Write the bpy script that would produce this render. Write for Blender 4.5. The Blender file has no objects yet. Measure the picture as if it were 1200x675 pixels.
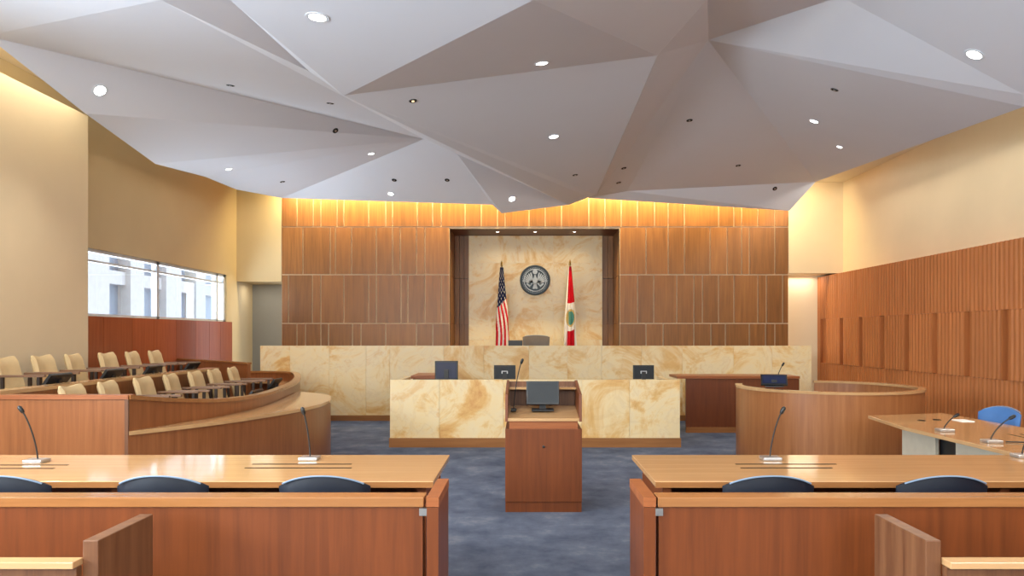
import bpy, bmesh, math, random
from mathutils import Vector, Matrix
random.seed(7)
C = bpy.context.scene.collection
PI = math.pi
F, VX, VY, H = 850.0, 615.0, 392.0, 1.57      # focal length in px, vanishing point, eye height

# ------------------------------------------------------------------ camera
cd = bpy.data.cameras.new('camera'); cam = bpy.data.objects.new('camera', cd); C.objects.link(cam)
cam.location = (0, 0, H); cam.rotation_euler = (PI/2, 0, 0)
cd.sensor_width = 36; cd.lens = F/1200*36
cd.shift_x = -(VX-600)/1200; cd.shift_y = (VY-337.5)/1200; cd.clip_start = .05
sc = bpy.context.scene; sc.camera = cam
sc.view_settings.view_transform = 'Standard'; sc.view_settings.look = 'None'
sc.view_settings.gamma = 1; sc.view_settings.use_curve_mapping = False
sc.view_settings.exposure = 0.84
sc.cycles.use_denoising = True
sc.cycles.max_bounces = 8; sc.cycles.diffuse_bounces = 5; sc.cycles.sample_clamp_indirect = 6

# ------------------------------------------------------------------ world and large lights
w = bpy.data.worlds.new('world'); sc.world = w; w.use_nodes = True
bg = w.node_tree.nodes['Background']
bg.inputs[0].default_value = (.80, .88, 1, 1); bg.inputs[1].default_value = 2.6
def area(name, loc, rot, sx, sy, power, col, spread=180):
    l = bpy.data.lights.new(name, 'AREA'); l.shape = 'RECTANGLE'; l.size = sx; l.size_y = sy
    l.energy = power; l.color = col; l.spread = math.radians(spread)
    o = bpy.data.objects.new(name, l); C.objects.link(o); o.location = loc
    o.rotation_euler = rot; return o
R = math.radians
area('rear_fill_light', (.3, -2.72, 3.2), (R(99), 0, 0), 11, 1.9, 330, (.80, .90, 1))  # unseen fill lamp behind the camera, added to light the room
area('left_fill_light', (-5.66, .9, 2.6), (R(96), 0, R(-90)), 6.6, 1.6, 560, (.76, .88, 1))  # unseen fill lamp on the near left wall, added to brighten the ceiling
area('gallery_fill_light', (.3, .6, 4.1), (0, 0, 0), 8, 3, 60, (1, .96, .9))  # added overhead fill above the gallery, out of view
area('window_daylight', (-7.3, 12.5, 1.1), (R(108), 0, R(-90)), 6, 1.4, 330, (.84, .93, 1))
area('back_cove_light', (.2, 15.1, 4.66), (R(35), 0, 0), 10.6, .08, 200, (1, .78, .38))
area('left_cove_light', (-5.62, 4.5, 4.72), (0, R(-42), 0), .08, 9.5, 105, (1, .87, .66))
area('left_bay_cove_light', (-5.6, 12.2, 4.72), (0, R(-42), 0), .08, 4.4, 12, (1, .90, .74))
area('right_cove_light', (6.25, 7.2, 4.72), (0, R(42), 0), .08, 14, 105, (1, .92, .80))
area('right_recess_fill', (6.05, 15.9, 2.84), (0, 0, 0), .7, .3, 3.2, (1, .9, .76))  # fill added under the soffit to brighten the right recess wall
area('left_recess_fill', (-5.75, 15.9, 2.66), (0, 0, 0), .5, .12, 2.0, (1, .92, .8))  # fill added to lift the left recess jamb
area('far_right_cove_light', (5.9, 14.9, 4.72), (R(35), 0, 0), .9, .08, 3, (1, .82, .55))

# ------------------------------------------------------------------ materials
def lin(c):
    return tuple(((v/255)/12.92 if v/255 <= .04045 else ((v/255+.055)/1.055)**2.4) for v in c) + (1,)
def base_mat(name, rough=.5, spec=.5, metal=0):
    m = bpy.data.materials.new(name); m.use_nodes = True
    nt = m.node_tree; b = nt.nodes['Principled BSDF']
    b.inputs['Roughness'].default_value = rough; b.inputs['Metallic'].default_value = metal
    b.inputs['Specular IOR Level'].default_value = spec
    return m, nt, b
def ramp(nt, stops):
    r = nt.nodes.new('ShaderNodeValToRGB'); e = r.color_ramp.elements
    e[0].position, e[0].color = stops[0][0], stops[0][1]
    e[1].position, e[1].color = stops[-1][0], stops[-1][1]
    for p, c in stops[1:-1]:
        x = e.new(p); x.color = c
    return r
def coords(nt, scale, island=0.0):
    tc = nt.nodes.new('ShaderNodeTexCoord'); mp = nt.nodes.new('ShaderNodeMapping')
    mp.inputs['Scale'].default_value = scale
    nt.links.new(tc.outputs['Object'], mp.inputs['Vector'])
    if island:
        g = nt.nodes.new('ShaderNodeNewGeometry'); mu = nt.nodes.new('ShaderNodeMath'); mu.operation = 'MULTIPLY'
        mu.inputs[1].default_value = island
        nt.links.new(g.outputs['Random Per Island'], mu.inputs[0])
        cb = nt.nodes.new('ShaderNodeCombineXYZ')
        for i in range(3): nt.links.new(mu.outputs[0], cb.inputs[i])
        nt.links.new(cb.outputs[0], mp.inputs['Location'])
    return mp
def plain(name, col, rough=.5, spec=.5, metal=0, var=.06, scale=8):
    m, nt, b = base_mat(name, rough, spec, metal)
    mp = coords(nt, (scale,)*3)
    n = nt.nodes.new('ShaderNodeTexNoise'); n.inputs['Scale'].default_value = 1; n.inputs['Detail'].default_value = 3
    nt.links.new(mp.outputs[0], n.inputs['Vector'])
    c = lin(col); lo = tuple(v*(1-var) for v in c[:3])+(1,); hi = tuple(min(1, v*(1+var)) for v in c[:3])+(1,)
    r = ramp(nt, [(.3, lo), (.7, hi)]); nt.links.new(n.outputs['Fac'], r.inputs['Fac'])
    nt.links.new(r.outputs[0], b.inputs['Base Color'])
    return m
def wood(name, c1, c2, axis='z', rough=.38, spec=.4, isl=0.0, scale=22, hue=.0):
    m, nt, b = base_mat(name, rough, spec)
    s = [scale]*3; s['xyz'.index(axis)] = scale*.05
    mp = coords(nt, tuple(s), 30 if isl else 0)
    n = nt.nodes.new('ShaderNodeTexNoise'); n.inputs['Scale'].default_value = 1; n.inputs['Detail'].default_value = 5
    n.inputs['Roughness'].default_value = .62; n.inputs['Distortion'].default_value = .35
    nt.links.new(mp.outputs[0], n.inputs['Vector'])
    r = ramp(nt, [(.28, lin(c1)), (.72, lin(c2))]); nt.links.new(n.outputs['Fac'], r.inputs['Fac'])
    out = r.outputs[0]
    if isl:
        g = nt.nodes.new('ShaderNodeNewGeometry'); hs = nt.nodes.new('ShaderNodeHueSaturation')
        mr = nt.nodes.new('ShaderNodeMapRange'); mr.inputs['To Min'].default_value = 1-isl; mr.inputs['To Max'].default_value = 1+isl
        nt.links.new(g.outputs['Random Per Island'], mr.inputs['Value'])
        nt.links.new(mr.outputs[0], hs.inputs['Value']); nt.links.new(out, hs.inputs['Color']); out = hs.outputs[0]
    nt.links.new(out, b.inputs['Base Color'])
    bp = nt.nodes.new('ShaderNodeBump'); bp.inputs['Strength'].default_value = .04
    nt.links.new(n.outputs['Fac'], bp.inputs['Height']); nt.links.new(bp.outputs[0], b.inputs['Normal'])
    return m
def stone(name, k=1.0):
    m, nt, b = base_mat(name, .32, .45)
    mp = coords(nt, (1, 1, 1), 17)
    n1 = nt.nodes.new('ShaderNodeTexNoise'); n1.inputs['Scale'].default_value = 1.1; n1.inputs['Detail'].default_value = 12
    n1.inputs['Roughness'].default_value = .66; n1.inputs['Distortion'].default_value = 1.6
    nt.links.new(mp.outputs[0], n1.inputs['Vector'])
    r = ramp(nt, [(.26, lin((196, 134, 76))), (.40, lin((220, 176, 110))), (.50, lin((232, 208, 160))), (.58, lin((230, 210, 170))), (.66, lin((222, 186, 132))), (.80, lin((218, 200, 172)))])
    nt.links.new(n1.outputs['Fac'], r.inputs['Fac'])
    n2 = nt.nodes.new('ShaderNodeTexNoise'); n2.inputs['Scale'].default_value = 1.3; n2.inputs['Detail'].default_value = 9
    n2.inputs['Distortion'].default_value = 2.5
    nt.links.new(mp.outputs[0], n2.inputs['Vector'])
    v = ramp(nt, [(.47, (0, 0, 0, 1)), (.5, (1, 1, 1, 1)), (.53, (0, 0, 0, 1))])
    nt.links.new(n2.outputs['Fac'], v.inputs['Fac'])
    mx = nt.nodes.new('ShaderNodeMix'); mx.data_type = 'RGBA'; mx.inputs['B'].default_value = lin((166, 112, 66))
    ml = nt.nodes.new('ShaderNodeMath'); ml.operation = 'MULTIPLY'; ml.inputs[1].default_value = .10
    nt.links.new(v.outputs[0], ml.inputs[0]); nt.links.new(ml.outputs[0], mx.inputs['Factor'])
    nt.links.new(r.outputs[0], mx.inputs['A'])
    out = mx.outputs['Result']
    nt.links.new(out, b.inputs['Base Color'])
    return m
def emis(name, col, s):
    m, nt, b = base_mat(name, .4)
    b.inputs['Base Color'].default_value = col+(1,) if len(col) == 3 else col
    b.inputs['Emission Color'].default_value = col+(1,) if len(col) == 3 else col
    b.inputs['Emission Strength'].default_value = s
    return m
def glass(name):
    m = bpy.data.materials.new(name); m.use_nodes = True; nt = m.node_tree; nt.nodes.clear()
    o = nt.nodes.new('ShaderNodeOutputMaterial'); mx = nt.nodes.new('ShaderNodeMixShader')
    t = nt.nodes.new('ShaderNodeBsdfTransparent'); g = nt.nodes.new('ShaderNodeBsdfGlossy'); g.inputs['Roughness'].default_value = .02
    fr = nt.nodes.new('ShaderNodeLayerWeight'); fr.inputs[0].default_value = .12
    t.inputs[0].default_value = (.96, .98, 1, 1)
    nt.links.new(fr.outputs['Fresnel'] if False else fr.outputs['Facing'], mx.inputs[0]); nt.links.new(t.outputs[0], mx.inputs[1]); nt.links.new(g.outputs[0], mx.inputs[2])
    nt.links.new(mx.outputs[0], o.inputs[0]); return m
def carpet(name):
    m, nt, b = base_mat(name, .95, .1)
    mp = coords(nt, (1, 1, 1))
    n = nt.nodes.new('ShaderNodeTexNoise'); n.inputs['Scale'].default_value = 2.2; n.inputs['Detail'].default_value = 8; n.inputs['Roughness'].default_value = .7
    nt.links.new(mp.outputs[0], n.inputs['Vector'])
    r = ramp(nt, [(.3, lin((68, 77, 97))), (.55, lin((97, 106, 126))), (.75, lin((134, 138, 148)))])
    nt.links.new(n.outputs['Fac'], r.inputs['Fac']); nt.links.new(r.outputs[0], b.inputs['Base Color'])
    n2 = nt.nodes.new('ShaderNodeTexNoise'); n2.inputs['Scale'].default_value = 180
    nt.links.new(mp.outputs[0], n2.inputs['Vector'])
    bp = nt.nodes.new('ShaderNodeBump'); bp.inputs['Strength'].default_value = .25
    nt.links.new(n2.outputs['Fac'], bp.inputs['Height']); nt.links.new(bp.outputs[0], b.inputs['Normal'])
    return m

M = dict(
    carpet=carpet('carpet'),
    cream=plain('cream_wall', (230, 212, 178), .75, .2, var=.03, scale=1.2),
    tan=plain('tan_wall', (206, 188, 150), .75, .2, var=.03, scale=1.2),
    recess_shade=plain('shaded_recess_wall', (140, 138, 130), .8, .2, var=.03, scale=1.2),  # the unlit look of the recess wall is put into this grey
    plaster=plain('ceiling_plaster', (214, 219, 228), .7, .2, var=.012, scale=.9),
    ceil=plain('upper_ceiling', (232, 222, 200), .8, .2, var=.02, scale=1),
    cherry=wood('cherry_vertical', (94, 47, 20), (118, 61, 27), 'z'),
    cherry_x=wood('cherry_horizontal', (130, 72, 38), (156, 92, 52), 'x'),
    honey=wood('honey_top_x', (184, 142, 98), (198, 158, 112), 'x', .10, .8),
    honey_y=wood('honey_top_y', (184, 142, 98), (198, 158, 112), 'y', .10, .8),
    honey_edge=wood('honey_edge', (138, 92, 54), (158, 108, 66), 'x', .2),
    mid_dark=wood('jury_veneer', (122, 72, 40), (148, 92, 54), 'z', .3, .45),
    mid=wood('curved_veneer', (142, 88, 50), (168, 110, 66), 'z', .33, .45),
    dark_wood=wood('dark_pew_wood', (84, 50, 32), (124, 84, 56), 'z', .4),
    panel=wood('back_wall_veneer', (114, 74, 38), (150, 102, 56), 'z', .36, .4, isl=.13),
    clad=wood('right_cladding', (172, 104, 58), (196, 126, 74), 'z', .42, .35, isl=.06),
    red=wood('red_veneer', (150, 74, 42), (174, 96, 58), 'z', .3, .5, isl=.18),
    joint=plain('pale_joint', (226, 200, 166), .5, .3),
    groove=plain('dark_gap', (40, 24, 16), .8, .1),
    stone=stone('gold_marble'),
    black=plain('black_plastic', (20, 22, 25), .4, .5),
    screen=plain('dark_screen', (30, 35, 40), .4, .3),
    blue_screen=plain('blue_tinted_back', (24, 34, 66), .25, .6),
    silver=plain('silver_metal', (190, 190, 192), .3, .5, .8),
    steel=plain('brushed_steel', (170, 170, 170), .35, .5, .9),
    navy=plain('navy_leather', (12, 19, 33), .5, .3),
    top_rim=plain('pale_rim', (128, 148, 172), .5, .3), blue=plain('blue_fabric', (70, 112, 168), .6, .3),
    chair_cream=plain('cream_upholstery', (208, 184, 142), .7, .2),
    arm_dark=plain('dark_arm_frame', (52, 40, 34), .5, .3),
    arm_wood=wood('arm_wood', (104, 76, 58), (136, 104, 82), 'y', .4),
    judge=plain('taupe_leather', (112, 100, 88), .5, .4),
    panelgrey=plain('pale_laminate', (196, 186, 166), .5, .3),
    pewter=plain('pewter', (66, 74, 78), .45, .5, .5),
    pewter_l=plain('light_pewter', (196, 202, 202), .55, .3, .1),
    fnavy=plain('flag_navy', (24, 30, 66), .8, .1), fred=plain('flag_red', (196, 24, 40), .75, .1),
    fwhite=plain('flag_white', (232, 226, 220), .8, .1), fteal=plain('flag_teal', (84, 140, 132), .8, .1),
    ftan=plain('flag_tan', (206, 176, 116), .8, .1), gold=plain('gold_metal', (190, 150, 70), .3, .5, .9),
    lens=emis('lit_lens', (1, .97, .9), 9), bulb=emis('dim_bulb', (1, .78, .45), .5),
    glass=glass('window_glass'), frame=plain('pale_aluminium', (206, 214, 222), .4, .4),
    ext=plain('pale_stone_facade', (168, 168, 168), .8, .1), ext_d=plain('facade_glass', (118, 130, 142), .4, .4),
    white=plain('white_paper', (240, 238, 234), .7, .2),
)

# ------------------------------------------------------------------ mesh helpers
class MB:
    def __init__(s): s.v = []; s.f = []; s.mi = []
    def add(s, vs, fs, mi=0):
        o = len(s.v); s.v += [tuple(v) for v in vs]; s.f += [tuple(i+o for i in f) for f in fs]; s.mi += [mi]*len(fs); return s
    def box(s, x0, x1, y0, y1, z0, z1, mi=0, mat=None):
        vs = [Vector((x, y, z)) for z in (z0, z1) for y in (y0, y1) for x in (x0, x1)]
        if mat: vs = [mat @ v for v in vs]
        return s.add(vs, [(0, 2, 3, 1), (4, 5, 7, 6), (0, 1, 5, 4), (2, 6, 7, 3), (0, 4, 6, 2), (1, 3, 7, 5)], mi)
    def prism(s, pts, z0, z1, mi=0):
        n = len(pts)
        a = sum(pts[i][0]*pts[(i+1) % n][1]-pts[(i+1) % n][0]*pts[i][1] for i in range(n))
        if a < 0: pts = pts[::-1]
        z0f = z0 if callable(z0) else (lambda i: z0); z1f = z1 if callable(z1) else (lambda i: z1)
        vs = [(p[0], p[1], z0f(i)) for i, p in enumerate(pts)]+[(p[0], p[1], z1f(i)) for i, p in enumerate(pts)]
        fs = [tuple(range(n))[::-1], tuple(range(n, 2*n))]+[(i, (i+1) % n, (i+1) % n+n, i+n) for i in range(n)]
        return s.add(vs, fs, mi)
    def strip(s, pts, z0s, z1s, t, mi=0, shift=0.0):
        """wall along a plan curve, thickness t to its left side"""
        n = len(pts); nor = []
        for i in range(n):
            a = Vector(pts[max(0, i-1)]); b = Vector(pts[min(n-1, i+1)]); d = (b-a).normalized(); nor.append(Vector((-d.y, d.x)))
        if not isinstance(z0s, (list, tuple)): z0s = [z0s]*n
        if not isinstance(z1s, (list, tuple)): z1s = [z1s]*n
        vs = []
        for i in range(n):
            p = Vector(pts[i])+nor[i]*shift; q = p+nor[i]*t
            vs += [(p.x, p.y, z0s[i]), (p.x, p.y, z1s[i]), (q.x, q.y, z1s[i]), (q.x, q.y, z0s[i])]
        fs = []
        for i in range(n-1):
            a, b = 4*i, 4*i+4
            for k in range(4):
                fs.append((a+k, b+k, b+(k+1) % 4, a+(k+1) % 4))
        fs += [(0, 1, 2, 3), tuple(4*(n-1)+k for k in (3, 2, 1, 0))]
        return s.add(vs, fs, mi)
    def tube(s, pts, r, n=8, mi=0):
        pts = [Vector(p) for p in pts]; k = len(pts); rs = r if isinstance(r, (list, tuple)) else [r]*k
        vs = []; up = None
        for i, p in enumerate(pts):
            d = (pts[min(k-1, i+1)]-pts[max(0, i-1)]).normalized()
            if up is None: up = Vector((1, 0, 0)) if abs(d.x) < .8 else Vector((0, 1, 0))
            a = d.cross(up).normalized(); b = d.cross(a).normalized(); up = b.cross(d) if False else up
            for j in range(n):
                t = 2*PI*j/n; vs.append(p+(a*math.cos(t)+b*math.sin(t))*rs[i])
        fs = [(i*n+j, i*n+(j+1) % n, (i+1)*n+(j+1) % n, (i+1)*n+j) for i in range(k-1) for j in range(n)]
        fs += [tuple(range(n))[::-1], tuple(range((k-1)*n, k*n))]
        return s.add(vs, fs, mi)
    def lathe(s, prof, n=24, mi=0, mat=None):
        vs = []
        for r, z in prof:
            for j in range(n):
                t = 2*PI*j/n; v = Vector((r*math.cos(t), r*math.sin(t), z)); vs.append(mat @ v if mat else v)
        k = len(prof)
        fs = [(i*n+j, i*n+(j+1) % n, (i+1)*n+(j+1) % n, (i+1)*n+j) for i in range(k-1) for j in range(n)]
        fs += [tuple(range(n))[::-1], tuple(range((k-1)*n, k*n))]
        return s.add(vs, fs, mi)
    def slab(s, fn, nu, nv, mi=0):
        """closed slab: fn(u,v,side) -> point, side 0 front, 1 back"""
        idx = {}; vs = []
        for sd in (0, 1):
            for i in range(nu+1):
                for j in range(nv+1):
                    idx[sd, i, j] = len(vs); vs.append(fn(i/nu, j/nv, sd))
        fs = []
        for i in range(nu):
            for j in range(nv):
                fs.append((idx[0, i, j], idx[0, i+1, j], idx[0, i+1, j+1], idx[0, i, j+1]))
                fs.append((idx[1, i, j], idx[1, i, j+1], idx[1, i+1, j+1], idx[1, i+1, j]))
        for i in range(nu):
            fs.append((idx[0, i, 0], idx[1, i, 0], idx[1, i+1, 0], idx[0, i+1, 0]))
            fs.append((idx[0, i, nv], idx[0, i+1, nv], idx[1, i+1, nv], idx[1, i, nv]))
        for j in range(nv):
            fs.append((idx[0, 0, j], idx[0, 0, j+1], idx[1, 0, j+1], idx[1, 0, j]))
            fs.append((idx[0, nu, j], idx[1, nu, j], idx[1, nu, j+1], idx[0, nu, j+1]))
        return s.add(vs, fs, mi)
    def build(s, name, mats, parent=None, smooth=False, bevel=0.0):
        me = bpy.data.meshes.new(name); me.from_pydata(s.v, [], s.f)
        if not isinstance(mats, (list, tuple)): mats = [mats]
        for m in mats: me.materials.append(m)
        me.polygons.foreach_set('material_index', s.mi)
        bm = bmesh.new(); bm.from_mesh(me); bmesh.ops.recalc_face_normals(bm, faces=bm.faces); bm.to_mesh(me); bm.free()
        if smooth:
            me.polygons.foreach_set('use_smooth', [True]*len(me.polygons))
            try: me.set_sharp_from_angle(angle=R(38))
            except Exception: pass
        o = bpy.data.objects.new(name, me); C.objects.link(o)
        if parent: o.parent = parent
        if bevel:
            b = o.modifiers.new('bevel', 'BEVEL'); b.width = bevel; b.segments = 2; b.limit_method = 'ANGLE'
        return o
def root(name, label, cat, loc=(0, 0, 0), rz=0, group=None):
    o = bpy.data.objects.new(name, None); C.objects.link(o); o.location = loc; o.rotation_euler = (0, 0, rz)
    o.empty_display_size = .1
    return tag(o, label, cat, group)
def tag(o, label, cat, group=None):
    o['label'] = label; o['category'] = cat
    if group: o['group'] = group
    return o
def struct(o): o['kind'] = 'structure'; return o
def copy_tree(o, parent=None):
    c = o.copy(); C.objects.link(c)
    if parent: c.parent = parent
    for ch in list(o.children): copy_tree(ch, c)
    return c
def P(px, py, Y): return Vector(((px-VX)/F*Y, Y, H+(VY-py)/F*Y))
def XP(px, Y): return (px-VX)/F*Y
def ZP(py, Y): return H+(VY-py)/F*Y

# ================================================================== SETTING
YB = 15.5
struct(MB().box(-6.5, 7.1, -3, 18, -.1, 0).build('floor', M['carpet']))
cb_ = MB().box(-6.5, 7.1, -3, 18, 6.1, 6.2)
cb_.box(-6.5, -5.3, -3, 18, 4.82, 6.1); cb_.box(5.7, 7.1, -3, 18, 4.82, 6.1); cb_.box(-5.3, 5.7, 14.3, 18, 4.82, 6.1); cb_.box(-5.3, 5.7, -3, 2.0, 4.82, 6.1)
struct(cb_.build('ceiling', M['ceil']))
struct(MB().box(-6.5, 7.1, -3.15, -2.85, 0, 4.82).build('wall_rear', M['cream']))
for nm, vert in (('rear_fill_frame', False), ('left_fill_frame', True)):  # made-up frames, out of view, set around the rear and left fill lamps
    f = MB()
    for k in range(6):
        if vert: f.box(-5.72, -5.6, -1.8+k*1.68-.03, -1.8+k*1.68+.03, 1.75, 3.65)
        else: f.box(-5.2+k*2.2-.03, -5.2+k*2.2+.03, -2.85, -2.66, 2.2, 4.2)
    struct(f.build(nm, M['frame']))
# left: near thick wall, then the bay with the window
struct(MB().box(-6.5, -5.72, -2.85, 9.5, 0, 4.43).build('wall_left', M['cream']))
WY0, WY1, WZ0, WZ1 = 9.7, 14.98, 1.83, 2.80
wl = MB(); wl.box(-6.4, -6.16, 9.5, 16.4, WZ1, 4.82)
wl.box(-6.4, -6.16, 9.5, 16.4, 0, WZ0); wl.box(-6.4, -6.16, WY1, 16.4, WZ0, WZ1); wl.box(-6.4, -6.16, 9.5, WY0, WZ0, WZ1)
wl.box(-6.4, -6.16, -2.85, 9.5, 4.43, 4.82)
struct(wl.build('wall_left_bay', M['tan']))
# red veneer wainscot below the window
rp = MB(); ys = [9.5, 10.55, 11.35, 12.0, 12.75, 13.5, 14.1, 14.6, 15.2]
for a, b in zip(ys, ys[1:]): rp.box(-6.16, -6.13, a+.004, b-.004, 0, 1.83)
struct(rp.build('trim_wainscot', M['red']))
# window
win = MB()
for y0, y1 in ((WY0, WY0+.06), (12.2, 12.28), (14.55, 14.62), (WY1-.08, WY1)): win.box(-6.28, -6.19, y0, y1, WZ0, WZ1)
win.box(-6.28, -6.19, WY0, WY1, WZ0, WZ0+.04); win.box(-6.28, -6.19, WY0, WY1, WZ1-.05, WZ1)
win.box(-6.26, -6.2, WY0, WY1, WZ1-.19, WZ1-.16)
wo = struct(win.build('window_1', M['frame']))
MB().box(-6.245, -6.24, WY0+.02, WY1-.02, WZ0+.02, WZ1-.02).build('window_pane', M['glass'], wo)
# outside: pale building
eb = root('neighbouring_building', 'pale stone building seen outside through the long window', 'building', (-11, 12, -1))
f = MB().box(-1, 0, -9, 14, 0, 9).build('facade', M['ext_d'], eb)
for i in range(11):
    y = -8+i*1.95; MB().box(0, .35, y, y+(.95 if i % 2 else .7), 0, 9).build('pilaster', M['ext'], eb)
sp = MB()
for z in (2.0, 3.9, 5.6): sp.box(-.02, .22, -9, 14, z, z+.35)
sp.build('stone_band', M['ext'], eb)
# back: bulkheads, recesses
struct(MB().box(-6.16, XP(330, YB), YB, YB+.15, 2.79, 4.82).build('wall_back_left', M['tan']))
struct(MB().box(-6.4, -5.0, 16.4, 16.5, 0, 4.82).build('wall_back_recess', M['recess_shade']))
struct(MB().box(-6.159, -5.2, 15.5, 16.4, 2.70, 2.79).build('ceiling_recess', M['tan']))
struct(MB().box(XP(924, YB), 6.8, YB, YB+.15, 2.88, 4.82).build('wall_back_right', M['cream']))
struct(MB().box(5.3, 7.0, 16.12, 16.25, 0, 4.82).build('wall_back_right_lower', M['cream']))
struct(MB().box(5.63, 6.8, YB+.15, 16.12, 2.88, 2.95).build('ceiling_right_recess', M['cream']))
# back wood wall with pale joints
X0, X1 = XP(330, YB), XP(924, YB)
N0, N1, NZ = XP(527, YB), XP(726, YB), ZP(268, YB)
bw = MB()
bw.box(X0, N0, YB+.015, YB+.12, 0, 4.82); bw.box(N1, X1, YB+.015, YB+.12, 0, 4.82); bw.box(N0, N1, YB+.015, YB+.12, NZ, 4.82)
struct(bw.build('wall_back', M['joint']))
courses = [
 (4.81, ZP(266, YB), [330, 348, 367, 376, 395, 403, 432, 452, 460, 489, 507, 517, 545, 564, 583, 592, 620, 639, 658, 690, 709, 728, 747, 767, 783, 802, 842, 860, 869, 888, 908, 924]),
 (ZP(266, YB), ZP(322, YB), [330, 355, 387, 393, 412, 441, 460, 469, 488, 498, 527, -1, 726, 757, 783, 802, 832, 852, 869, 878, 908, 924]),
 (ZP(322, YB), ZP(379, YB), [330, 338, 366, 376, 403, 432, 441, 470, 478, 498, 517, 527, -1, 726, 747, 766, 793, 813, 823, 842, 860, 888, 898, 917, 924]),
 (ZP(379, YB), .78, [330, 348, 358, 376, 385, 413, 423, 452, 488, 507, 527, -1, 726, 757, 777, 813, 833, 850, 878, 897, 908, 924]),
 (.78, 0.0, [330, 366, 403, 441, 478, 527, -1, 726, 766, 813, 860, 898, 924])]
pm = MB(); g = .012
for z1, z0, xs in courses:
    for a, b in zip(xs, xs[1:]):
        if a < 0 or b < 0: continue
        pm.box(XP(a, YB)+g, XP(b, YB)-g, YB-.01, YB+.014, z0+g, z1-g)
# niche: reveals of veneer around the stone slab
NB = 16.7
for a, b in ((.46, 1.81), (1.81, 2.85), (2.85, NZ)):
    for xa, xb in ((N0, XP(550, NB)), (XP(705, NB), N1)):
        n = 3 if xa < 0 else 2
        for k in range(n):
            pm.box(xa+(xb-xa)*k/n+.004, xa+(xb-xa)*(k+1)/n-.004, NB-.1, NB-.02, a+.004, b-.004)
    for k in range(4):
        y0 = YB+.02+k*.27
        pm.box(N0-.03, N0, y0, y0+.262, a+.004, b-.004); pm.box(N1, N1+.03, y0, y0+.262, a+.004, b-.004)
struct(pm.build('trim_back_wall_veneer', M['panel']))
nb = MB(); nb.box(N0-.12, N1+.12, NB, NB+.1, 0, 4.82); nb.box(N0-.12, N0-.031, YB+.12, NB, 0, 4.82); nb.box(N1+.031, N1+.12, YB+.12, NB, 0, 4.82)
nb.box(N0, N1, YB+.02, NB, NZ, NZ+.06)
struct(nb.build('wall_niche', M['cherry']))
sp = MB()
zz = [.46, 1.45, 2.5, 3.2, NZ-.005]; xs = [XP(550, NB), XP(590, NB), XP(648, NB), XP(705, NB)]
for a, b in zip(zz, zz[1:]):
    for c, d in zip(xs, xs[1:]): sp.box(c, d-.002, NB-.15, NB-.02, a, b-.002)
struct(sp.build('trim_niche_stone', M['stone']))
# right: upper wall and ribbed cladding
struct(MB().box(6.8, 7.0, -2.85, 16.2, 0, 4.82).build('wall_right', M['cream']))
XR = 6.5
def ribbed(mb, y0, y1, z0, z1, x, period=.095, depth=.016, back=.03):
    n = max(2, int((y1-y0)/period*4)); prof = []
    for i in range(n+1):
        y = y0+(y1-y0)*i/n; prof.append((x+depth*(i % 4 in (1, 2)), y))
    prof += [(x+back, y1), (x+back, y0)]
    mb.prism(prof, z0, z1)
cl = MB()
cl.box(XR+.06, 6.8, -2.85, 16.11, 0, 2.84)
y = 15.95
segs = []
while y > -2.6:
    segs.append((y-.85, y)); y -= .85
for a, b in segs: ribbed(cl, a+.002, b-.002, 1.91, 2.84, XR, back=.07)
for a, b in segs: ribbed(cl, a+.002, b-.002, 0.0, .95, XR, back=.07)
cl.box(XR, XR+.07, 15.96, 16.11, 0, 2.84)
struct(cl.build('trim_right_cladding', M['clad']))
pr = MB()
for k in range(20):
    yy = 15.65-.845*k
    ribbed(pr, yy-.72, yy-.0, .955, 1.905, XR-.02 , back=.08)
struct(pr.build('trim_right_panel', M['clad']))
# skirting
struct(MB().box(XR-.012, XR-.001, -2.8, 16.1, 0, .1).build('baseboard_right', M['groove']))

# ---------------------------------------------------------------- folded ceiling
V = {}
def cv(n, px, py, Y): V[n] = P(px, py, Y)
cv('A', -16, 42, 6.90); cv('B', 100, 133, 8.10); cv('P1', 182, 192, 9.90); cv('P2', 240, 207, 11.80); cv('P3', 277, 222, 13.00); cv('P4', 330, 232, 14.30)
cv('Q', 497, 163, 12.10); cv('S', 535, 180, 12.40); cv('T', 577, 240, 13.90); cv('U', 588, 250, 14.10); cv('W', 667, 240, 14.50)
cv('I', 403, 112, 7.70); cv('J', 363, 84, 7.15); cv('K', 690, 231, 13.90)
cv('L', 188, 0, 5.30); cv('N', 270, 0, 5.55); cv('O', 625, 0, 5.30); cv('D', 828, 0, 6.80); cv('E', 770, 65, 7.90); cv('G', 699, 228, 13.45)
cv('E2', 771, 64, 8.12); cv('G2', 700, 227, 13.65); cv('D2', 829, -1, 7.05); cv('K2', 735, 224, 13.87)
cv('X', 830, 47, 8.60); cv('Y', 985, -4, 7.00); cv('Z', 956, 213, 14.20); cv('ZZ', 925, 247, 14.70); cv('RB', 1200, 111, 7.10); cv('RE', 1200, 125, 7.30)
cv('RT', 1215, -20, 5.60)
cv('V2', 690, 232, 14.05); cv('V3', 800, 239, 14.75)
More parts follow.
